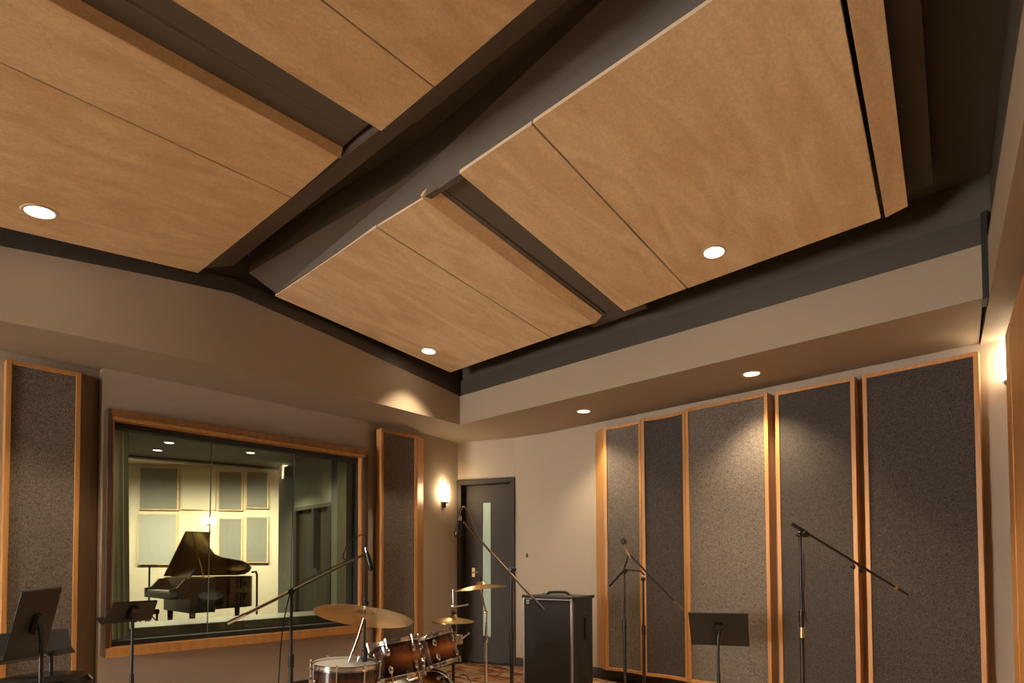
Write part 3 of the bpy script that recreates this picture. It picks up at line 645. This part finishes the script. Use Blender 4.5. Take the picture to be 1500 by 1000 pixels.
# ------------------------------------------------------------------ stands and microphones
def mic_stand(label, f, pole_top, boom, clutch_knob=True, mats=None, legs=.3, parts=None, lowz=.75, grp='boom microphone stands'):
    """pole_top: 3D top of the upright; boom: two 3D ends"""
    T = V(pole_top); base = V((T.x, T.y, 0)); root = thing('microphone_stand', label, 'microphone stand', base, grp)
    lo = []; tripod(lo, base, legs)
    for l in lo: l.build('leg', metal, root)
    MB().tube([base+Z*.10, base+Z*lowz], .0135, 12).build('lower_tube', metal, root)
    MB().tube([base+Z*(lowz-.02), T], .009, 12).build('upper_tube', metal, root)
    MB().tube([base+Z*(lowz-.05), base+Z*(lowz+.03)], .018, 12).build('height_clutch', metal, root, bevel=.003)
    if boom:
        A, B = V(boom[0]), V(boom[1]); d = (B-A).normalized()
        MB().tube([A, B], .0085, 10).build('boom_arm', boom[2] if len(boom) > 2 else metal, root)
        s = d.cross(Z).normalized()
        kn = MB(); kn.ball(T, .02, 12); kn.tube([T-s*.03, T+s*.045], .011, 10); kn.tube([T+s*.04, T+s*.06], .02, 10); kn.build('boom_clutch', metal, root)
        MB().tube([A, A+d*.11], .012, 10).build('counter_grip', boom[3] if len(boom) > 3 else metal, root)
    return root
def mic(label, a, b, r=.014, m=metal, cable=None, cr=.0035, cm=rubber, grp='microphones'):
    """a: cable end, b: capsule end"""
    a, b = V(a), V(b); d = (b-a); L = d.length; mt = M.Translation(a) @ d.to_track_quat('Z', 'Y').to_matrix().to_4x4()
    root = thing('microphone', label, 'microphone', a, grp)
    MB().lathe([(0, 0), (r*.6, 0), (r*.75, L*.1), (r, L*.55), (r*1.05, L*.62), (0, L*.62)], 14, mt).build('body', m, root)
    MB().lathe([(0, L*.62), (r*1.15, L*.63), (r*1.25, L*.8), (r*.9, L*.96), (0, L)], 14, mt).build('grille', metal, root)
    MB().lathe([(r*.7, -.03), (r*.8, .0), (0, 0), (0, -.03)], 12, mt, True).build('connector', chrome, root)
    if cable: MB().tube(cable, cr, 6).build('cable', cm, root)
    return root
# boom in front of the window
f = 3.6
T = dep(427, 866, f)
bs = mic_stand('boom microphone stand before the window, chrome counter end low at left', f, T, (dep(333, 912.5, 3.45), dep(535, 811, 3.72), bronze, chrome), lowz=dep(427, 965, f).z)
MB().tube([dep(333, 912.5, 3.45), lerp(dep(333, 912.5, 3.45), T, .78)], .0105, 10).build('counter_shaft', chrome, bs)
mic('black pencil microphone hanging from the boom before the window', dep(537.5, 808, 3.72), dep(545, 836, 3.72), .016,
    cable=bez([dep(537, 803, 3.72), dep(535, 785, 3.72), dep(526, 784, 3.72), dep(511, 795, 3.71), dep(502, 815, 3.70), dep(505, 822, 3.70), dep(470, 838, 3.67), dep(432, 858, 3.62), dep(422, 880, 3.6), dep(413, 930, 3.6), dep(408, 1000, 3.6)]))
# overhead boom before the door
f = 4.25
T = dep(749, 834, f)
mic_stand('tall boom microphone stand before the dark door', f, T, (dep(796, 893, 4.15), dep(679, 764, 4.35), bronze, metal), lowz=dep(749, 930, f).z)
mic('microphone hanging at the boom tip before the dark door', dep(673, 762, 4.36), dep(669, 787, 4.36), .021, cr=.0055, cm=chrome, cable=bez([dep(673, 764, 4.36), dep(673.5, 750, 4.36), dep(678, 741.5, 4.36), dep(684, 746, 4.36), dep(691, 762, 4.35), dep(698, 778, 4.33)]))
# pair of stands before the pale panel
f = 4.75
T = dep(914, 836, f)
st1 = mic_stand('slim microphone stand before the narrow pale panel, with a stubby arm', f, T, (dep(892, 858, f), dep(914, 834, f)), lowz=dep(913, 912, f).z)
MB().tube([dep(914, 834, f), dep(919, 822, f), dep(922, 809, f)], .010, 8).build('gooseneck', chrome, st1)
mic('vocal microphone with silver body, topmost on the slim stand', dep(921, 812, f), dep(911, 787, f), .017, chrome)
f = 4.95
T = dep(942, 848, f)
st2 = mic_stand('second slim stand with a long boom falling to the right, before the charcoal panel', f, T, (dep(1001, 894, 4.85), dep(922, 812, 4.95), metal, mat('bronze_grip', (.16, .11, .06), .4, metal=.6)), lowz=dep(942, 920, f).z)
MB().tube([dep(918, 834, f), dep(938, 836, f), dep(944, 842, f)], .007, 8).build('cross_arm', metal, st2)
# big boom at right
f = 3.75
T = dep(1172, 783, f)
st3 = mic_stand('boom microphone stand without microphone, rightmost, before the charcoal panel', f, T, (dep(1160, 767, 3.72), dep(1330, 871, 3.88)), lowz=dep(1172, 900, f).z)
MB().tube([V((T.x, T.y, dep(1172, 933, f).z)), V((T.x, T.y, dep(1172, 918, f).z))], .0155, 12).build('brass_collar', brassm, st3)
bd = (dep(1330, 871, 3.88)-dep(1160, 767, 3.72)).normalized()
for px, py in ((1250, 830), (1261, 836)):
    f_ = 3.8; c = dep(px, py, f_); k = MB(); k.tube([c+Z*.02, c], .006, 8); k.lathe([(.012, -.01), (.02, 0), (.012, .01), (.009, 0)], 12, M.Translation(c) @ M.Rotation(R(90), 4, 'X'), True); k.build('cable_clip', metal, st3)
MB().tube([dep(1311, 859.5, 3.86), dep(1314, 861.3, 3.863)], .0105, 10).build('end_collar', brassm, st3)
MB().tube(bez([dep(1177, 810, f), dep(1178, 840, f), dep(1177, 880, f), dep(1181, 905, f), dep(1183, 910, f)]), .003, 6).build('loose_cable', rubber, st3)

def music_stand(label, corners, post_top, fpost, lip=True, grp='black music stands'):
    """corners: four 3D corners of the desk (top-left, top-right, bottom-right, bottom-left)"""
    c = [V(p) for p in corners]; n = (c[1]-c[0]).cross(c[3]-c[0]).normalized()
    if n.dot(CAM-c[0]) < 0: n = -n                       # towards the viewer = back of the desk
    T = V(post_top); base = V((T.x, T.y, 0))
    root = thing('music_stand', label, 'music stand', base, grp)
    MB().prism(c, -n*.004).build('desk', metal, root, bevel=.0015)
    u = (c[1]-c[0]).normalized(); w = (c[3]-c[0]).normalized()
    if lip:
        MB().prism([c[3], c[2], c[2]-n*.055, c[3]-n*.055], w*.004).build('shelf_lip', metal, root)
    MB().prism([c[0], c[1], c[1]-n*.014, c[0]-n*.014], -w*.003).build('top_fold', metal, root)
    mid = T+(n*.0); cc = sum(c, V())/4
    k = MB(); k.prism([cc-u*.03-w*.05, cc+u*.03-w*.05, cc+u*.02+w*.05, cc-u*.02+w*.05], n*.018); k.tube([cc+n*.012-u*.03, cc+n*.012+u*.03], .014, 10); k.build('tilt_bracket', metal, root)
    MB().tube([cc+n*.02, T+Z*.0, T-Z*.03], .011, 10).build('neck', metal, root)
    MB().tube([base+Z*.28, T], .009, 12).build('upper_tube', metal, root); MB().tube([base+Z*.10, base+Z*(T.z*.62)], .0135, 12).build('lower_tube', metal, root)
    lo = []; tripod(lo, base, .26, .2, .8, .008)
    for l in lo: l.build('leg', metal, root)
    return root
# right music stand
f = 4.55
music_stand('black music stand before the wide pale panel at right', [dep(1008, 898, f-.06), dep(1096, 899, f-.12), dep(1098, 946, f-.03), dep(1013, 943, f+.03)], dep(1052, 938, f-.08), f)
# middle music stand, desk tilted flat
f = 3.75
music_stand('black music stand with nearly flat desk, before the lower left of the window', [dep(166, 885, f-.22), dep(231, 881, f+.12), dep(222, 907, f+.17), dep(148, 914, f-.17)], dep(194, 912, f+.0), f)
# left music stand, near
f = 2.75
music_stand('nearest music stand, tall steep desk at the left edge', [dep(33, 868, f-.26), dep(91, 861, f+.16), dep(66, 957, f+.21), dep(5, 968, f-.21)], dep(61, 930, f-.03), f)
f = 3.15
music_stand('music stand half hidden behind the nearest one at left', [dep(-20, 930, f), dep(99, 921, f+.10), dep(105, 947, f+.0), dep(-20, 968, f-.08)], dep(75, 962, f), f)
# round stool top at the bottom left
sc = dep(62, 999, 2.9)
dt = thing('drum_stool', 'round black padded stool at the bottom left corner', 'stool', V((sc.x, sc.y, 0)))
MB().lathe([(0, sc.z+.03), (.12, sc.z+.035), (.185, sc.z+.025), (.205, sc.z), (.20, sc.z-.04), (0, sc.z-.04)], 36, M.Translation(V((sc.x, sc.y, 0)))).build('seat', lacquer, dt)
MB().tube([V((sc.x, sc.y, .2)), V((sc.x, sc.y, sc.z-.04))], .014, 12).build('post', chrome, dt)
lo = []; tripod(lo, V((sc.x, sc.y, 0)), .25, .3, .2, .01)
for l in lo: l.build('leg', chrome, dt)

# ------------------------------------------------------------------ bass cabinet
CZ = .985
c1 = dep(838.5, 873.7, 5.0); CZ = c1.z; CW = .515
cu = V((.811*rt.x-.585*fw.x, .811*rt.y-.585*fw.y, 0)).normalized(); c0 = c1-cu*CW; cn = V((cu.y, -cu.x, 0))
if cn.dot(CAM-c0) < 0: cn = -cn
CDp = .36; cb = thing('speaker_cabinet', 'tall black bass speaker cabinet standing on rug by the door', 'speaker', V((c0.x, c0.y, 0))+cu*CW*.5-cn*CDp*.5)
def cp(s, o, z): return V((c0.x, c0.y, 0))+cu*s-cn*o+Z*z
def cbox(s0, s1, o0, o1, z0, z1): return MB().prism([cp(s0, o0, z0), cp(s1, o0, z0), cp(s1, o1, z0), cp(s0, o1, z0)], Z*(z1-z0))
cbox(0, CW, .02, CDp, .03, CZ).build('carcass', tolex, cb, bevel=.012)
cbox(.02, CW-.02, .004, .03, .05, CZ-.035).build('grille', grille, cb, bevel=.004)
pm = MB()
for q in ((.008, .02, .04, CZ-.02), (CW-.022, CW-.008, .04, CZ-.02)): pm.prism([cp(q[0], 0, q[2]), cp(q[1], 0, q[2]), cp(q[1], .03, q[2]), cp(q[0], .03, q[2])], Z*(q[3]-q[2]))
for z in (CZ-.035, .04): pm.prism([cp(.008, .002, z), cp(CW-.008, .002, z), cp(CW-.008, .03, z), cp(.008, .03, z)], Z*.008)
pm.build('piping', silver, cb)
for s in (.0, CW):
    for o in (.02, CDp):
        for z in (.04, CZ-.012): MB().ball(cp(s, o, z), .017, 10).build('corner_cap', rubber, cb)
bx = onp(773.5, 875.5, cp(0, 0, 0), cn); 
bz = CZ-.085; MB().prism([cp(.035, -.002, bz), cp(.085, -.002, bz), cp(.085, .006, bz), cp(.035, .006, bz)], Z*.055).build('badge', metal, cb)
bl = MB()
for s in (.047, .064): 
    for z in (.008, .031): bl.prism([cp(s, -.004, bz+z), cp(s+.012, -.004, bz+z), cp(s+.012, -.001, bz+z), cp(s, -.001, bz+z)], Z*.016)
bl.build('badge_mark', silver, cb)
hd = MB(); ps = bez([cp(.15, .18, CZ), cp(.18, .18, CZ+.022), cp(.34, .18, CZ+.025), cp(.38, .18, CZ)], 5); hd.tube(ps, .012, 8); hd.build('top_handle', rubber, cb)
hs2 = MB(); hs2.prism([cp(CW-.003, .16, .52), cp(CW+.004, .16, .52), cp(CW+.004, .28, .52), cp(CW-.003, .28, .52)], Z*.26); hs2.build('side_handle', rubber, cb, bevel=.003)
pl = MB(); pl.prism([cp(CW+.003, .19, .56), cp(CW+.02, .19, .56), cp(CW+.02, .22, .56), cp(CW+.003, .22, .56)], Z*.18); pl.build('handle_grip', metal, cb, bevel=.004)
for s in (.06, CW-.06):
    for o in (.06, CDp-.06): MB().tube([cp(s, o, .012), cp(s, o, .035)], .02, 10).build('foot', rubber, cb)

# ------------------------------------------------------------------ drum kit
def drum(name, label, c, axis, r, d, lugs, grp='drums of the kit', legs=0, batter=head, tension=.05, spin=0):
    """c: centre of the batter head, axis: unit vector out of the batter head, d: shell depth"""
    axis = V(axis).normalized(); root = thing(name, label, 'drum', c-axis*d*.5, grp)
    q = axis.to_track_quat('Z', 'Y') @ M.Rotation(spin, 3, 'Z').to_quaternion(); root.rotation_mode = 'QUATERNION'; root.rotation_quaternion = q
    h = d*.5
    MB().lathe([(r, -h), (r, h), (r-.008, h), (r-.008, -h)], 48, None, True).build('shell', burst, root, local=True)
    for s, nm in ((1, 'batter_head'), (-1, 'bottom_head')):
        MB().lathe([(0, s*(h+.004)), (r*.97, s*(h+.004)), (r*1.01, s*(h-.004)), (r*1.01, s*(h-.01)), (0, s*(h-.002))], 48).build(nm, batter if s > 0 else mat('bottom_head_film', (.25, .16, .08), .3), root, local=True)
        MB().lathe([(r*1.02, s*(h-.016)), (r*1.02+.004, s*(h-.016)), (r*1.02+.014, s*(h-.012)), (r*1.02+.004, s*(h-.006)), (r*1.02+.004, s*(h+.012)), (r*1.02+.009, s*(h+.017)), (r*1.02, s*(h+.017))], 48, None, True).build('hoop', chrome, root, local=True)
    for k in range(lugs):
        a = 2*math.pi*k/lugs+.2; e = V((math.cos(a), math.sin(a), 0))
        for s in (1, -1):
            z0 = s*h*.50; lg = MB(); lg.ball(e*(r+.009)+Z*z0, .015, 8, (1, 1, 1.9)); lg.build('lug', chrome, root, local=True)
            MB().tube([e*(r+.014)+Z*z0, e*(r+.016)+Z*(s*(h+.012))], .0035, 6).build('tension_rod', chrome, root, local=True)
            MB().tube([e*(r+.016)+Z*(s*(h+.0)), e*(r+.016)+Z*(s*(h+.026))], .0065, 6).build('rod_head', chrome, root, local=True)
    return root
# floor tom
f = 3.35
ct = dep(506, 973, f)
ft = drum('floor_tom', 'sunburst floor tom with white head, lowest and nearest of the kit', ct, (.02, -.03, 1), .178, .36, 8)
for k in range(3):
    a = .9+k*2.09; e = V((math.cos(a), math.sin(a), 0))
    MB().tube([e*.205+Z*.05, e*.205+Z*(-ct.z+.18+.01), e*.22+Z*(-ct.z+.18+.005)], .006, 8).build('leg', chrome, ft, local=True)
    MB().obox(e*.193+Z*.0, e, e.cross(Z), Z, .014, .016, .028).build('leg_bracket', chrome, ft, local=True, bevel=.004)
# rack toms
f = 3.85
def tom(label, pc, f, r, d, tilt_r, tilt_b):
    """axis leans to the picture's left by tilt_r and towards the viewer by tilt_b"""
    ax = (Z-rt*math.tan(tilt_r)-nF*math.tan(tilt_b)).normalized()
    return drum('rack_tom', label, dep(*pc, f), ax, r, d, 6, spin=.3)
tom('sunburst rack tom beside the floor tom, larger of the two', (577, 941, )[:2], 3.80, .150, .22, R(12), R(-8))
tom('sunburst rack tom further back, under the hi-hat', (636, 932), 4.25, .132, .20, R(17), R(-8))
# snare behind
drum('snare_drum', 'shallow drum with white head between floor tom and rack tom', dep(551, 967, 4.3), (0, 0, 1), .165, .14, 8)
# bass drum, only its top edge shows
bc = dep(612, 1052, 4.15); bc.z = .232
ba = (-rt*.5-nF*.85); ba = V((ba.x, ba.y, 0)).normalized()
bd_ = drum('bass_drum', 'sunburst bass drum lying under the two rack toms', bc+ba*.2, ba, .20, .38, 8)
# tom holder
th = thing('tom_holder', 'chrome tom mount rising between the two rack toms', 'drum hardware', V((bc.x, bc.y, bc.z+.205)))
p0 = dep(621, 998, 4.15); p1 = dep(621, 962, 4.12)
p0 = V((p1.x, p1.y, bc.z+.207))
k = MB(); k.tube([p0, p1], .012, 10); k.build('post', chrome, th)
MB().ball(p1, .022, 10).build('ball_joint', chrome, th)
MB().tube([p1, dep(607, 958, 3.95)], .009, 8).build('arm', chrome, th); MB().tube([p1, dep(630, 958, 4.2)], .009, 8).build('arm', chrome, th)
MB().obox(dep(606, 957, 3.94), rt, nF, Z, .018, .014, .03).build('clamp', chrome, th, bevel=.005); MB().obox(dep(619, 950, 4.15), rt, nF, Z, .014, .014, .035).build('clamp', chrome, th, bevel=.005)
MB().obox(dep(672, 936, 4.3), rt, nF, Z, .03, .02, .035).build('clamp', chrome, th, bevel=.008); MB().tube([dep(664, 945, 4.28), dep(688, 926, 4.3)], .007, 8).build('arm', chrome, th)

def cymbal(label, c, axis, r, m, grp='cymbals'):
    axis = V(axis).normalized(); root = thing('cymbal', label, 'cymbal', c, grp); root.rotation_mode = 'QUATERNION'; root.rotation_quaternion = axis.to_track_quat('Z', 'Y')
    b = r*.19
    pr_ = [(.006, .032), (b*.4, .031), (b*.75, .023), (b, .008), (b*1.15, .004), (r*.4, .0), (r*.7, -.010), (r*.92, -.021), (r, -.026)]
    MB().lathe(pr_[4:]+[(p, z-.0015) for p, z in pr_[4:][::-1]], 64, None, True).build('bow', m, root, local=True, smooth=60)
    MB().lathe(pr_[:5]+[(p, z-.0015) for p, z in pr_[:5][::-1]], 40, None, True).build('bell', m, root, local=True, smooth=60)
    MB().lathe([(.005, .033), (.016, .033), (.018, .043), (.014, .05), (.005, .05)], 14, None, True).build('felt', rubber, root, local=True)
    MB().tube([V((0, 0, .0)), V((0, 0, .072))], .0045, 8).build('rod', chrome, root, local=True)
    k = MB(); k.tube([V((0, 0, .052)), V((0, 0, .066))], .009, 8); k.tube([V((-.016, 0, .06)), V((.016, 0, .06))], .005, 6); k.build('wing_nut', metal, root, local=True)
    return root
def cym_stand(label, c, off, m, tilt_from, grp='cymbal stands', lowz=.55):
    c = V(c); base = V((c.x+off[0], c.y+off[1], 0)); root = thing('cymbal_stand', label, 'cymbal stand', base, grp)
    j = V((base.x, base.y, c.z-.18))
    MB().tube([base+Z*.1, base+Z*lowz], .0135, 12).build('lower_tube', m, root); MB().tube([base+Z*(lowz-.02), j], .010, 12).build('upper_tube', m, root)
    MB().tube([base+Z*(lowz-.03), base+Z*(lowz+.03)], .018, 12).build('height_clutch', m, root, bevel=.003)
    MB().tube([j, c-Z*.01], .007, 10).build('tilter', m, root); MB().ball(j, .017, 10).build('tilter_joint', m, root)
    lo = []; tripod(lo, base, .28, .25, .6, .008)
    for l in lo: l.build('leg', m, root)
    return root
# big ride over the floor tom: second, slightly smaller cymbal lies under it
f = 3.45
cr_ = dep(534, 897, f)
ax = (Z + rt*.10+nF*.28).normalized()
cymbal('large dark bronze ride cymbal tilted over the floor tom', cr_, (Z+rt*.075+nF*.33), .285, cymbd)
cst = cym_stand('black cymbal stand rising beside the floor tom', cr_-Z*.03, (.0, .0), metal, None, lowz=dep(534, 960, f).z)
k = MB(); k.tube([cr_, cr_+Z*.085], .006, 8); k.tube([cr_+Z*.03, cr_+Z*.075], .014, 10); k.build('top_rod', metal, cst)
MB().tube([dep(533, 905, f), dep(524, 935, f-.02), dep(508, 976, f-.05)], .007, 8).build('brace_rod', chrome, cst)
MB().tube([dep(526, 962, f-.03), dep(517, 985, f-.03), dep(515, 1000, f-.03)], .006, 8).build('hanger_rod', chrome, cst)
# gold crash before the door
f = 4.45
cc_ = dep(704, 857, f)
cymbal('bright gold crash cymbal before the dark door, highest of the cymbals', cc_, (Z+rt*-.10+nF*.02), .197, cymb)
cym_stand('thin chrome stand under the gold crash cymbal', cc_-Z*.02, tuple((rt*.04+nF*-.02).xy), chrome, None, lowz=dep(712, 935, f).z)
# hi-hat
f = 4.6
hc = dep(664, 905, f)
cymbal('gold hi-hat pair below the crash cymbal, left of the door', hc, (Z+rt*.02), .167, cymb)
hh = thing('hi_hat_stand', 'hi-hat stand with thin pull rod, left of the door', 'hi-hat stand', V((hc.x, hc.y, 0)))
MB().lathe([(.012, -.034), (.03, -.038), (.05, -.028), (.162, -.031), (.162, -.033), (.05, -.031), (.03, -.042), (.012, -.04)], 48, M.Translation(hc), True).build('bottom_cymbal', cymb, hh)
MB().tube([hc+Z*.02, dep(663.5, 863, f)], .0035, 8).build('pull_rod', chrome, hh)
MB().tube([hc+Z*.05, hc+Z*.10], .010, 10).build('clutch', chrome, hh); MB().ball(dep(663.5, 887, f), .016, 8).build('wing_nut', chrome, hh)
MB().tube([dep(665, 889, f), dep(686, 885.5, f)], .006, 8).build('side_rod', silver, hh)
MB().tube([V((hc.x, hc.y, .2)), hc-Z*.035], .012, 12).build('tube', metal, hh); MB().tube([hc-Z*.10, hc-Z*.045], .02, 12).build('seat_cup', metal, hh)
lo = []; tripod(lo, V((hc.x, hc.y, 0)), .25, .25, .1, .008)
for l in lo: l.build('leg', chrome, hh)

# ------------------------------------------------------------------ rug, cables, wall fittings
rg = MB().prism([(-2.35, -.42, 0), (-.62, -.42, 0), (.05, -.12, 0), (.26, -.75, 0), (.28, -1.5, 0), (.26, -2.6, 0), (-2.35, -2.9, 0)], Z*.012).build('rug', rugm)
tag(rg, 'tan rug with red and dark leaf strokes under the drum kit', 'rug')
for i, pts in enumerate(([(712, 962), (718, 972), (735, 978), (752, 984), (775, 990)], )):
    tag(MB().tube(bez([onz(x, y, .016) for x, y in pts]), .004, 6).build('cable', rubber), 'thin black cable lying on the rug before the door', 'cable')
tag(MB().tube(bez([onz(x, y, .016) for x, y in ((690, 999), (684, 990), (676, 988), (668, 992), (660, 987), (652, 990))]), .004, 6).build('cable', rubber), 'black cable looping on the rug near the bass drum', 'cable')
# small wall hook and cable behind the cabinet
p = onp(772, 812.5, (.27, -.71, 0), V((-.988, -.154, 0)))
wk = thing('wall_hook', 'tiny grey hook on the beige wall above the cabinet', 'hook', p)
MB().lathe([(0, -.03), (.012, -.024), (.013, -.01), (.005, .02), (0, .024)], 12, M.Translation(p)).build('plate', metal, wk)
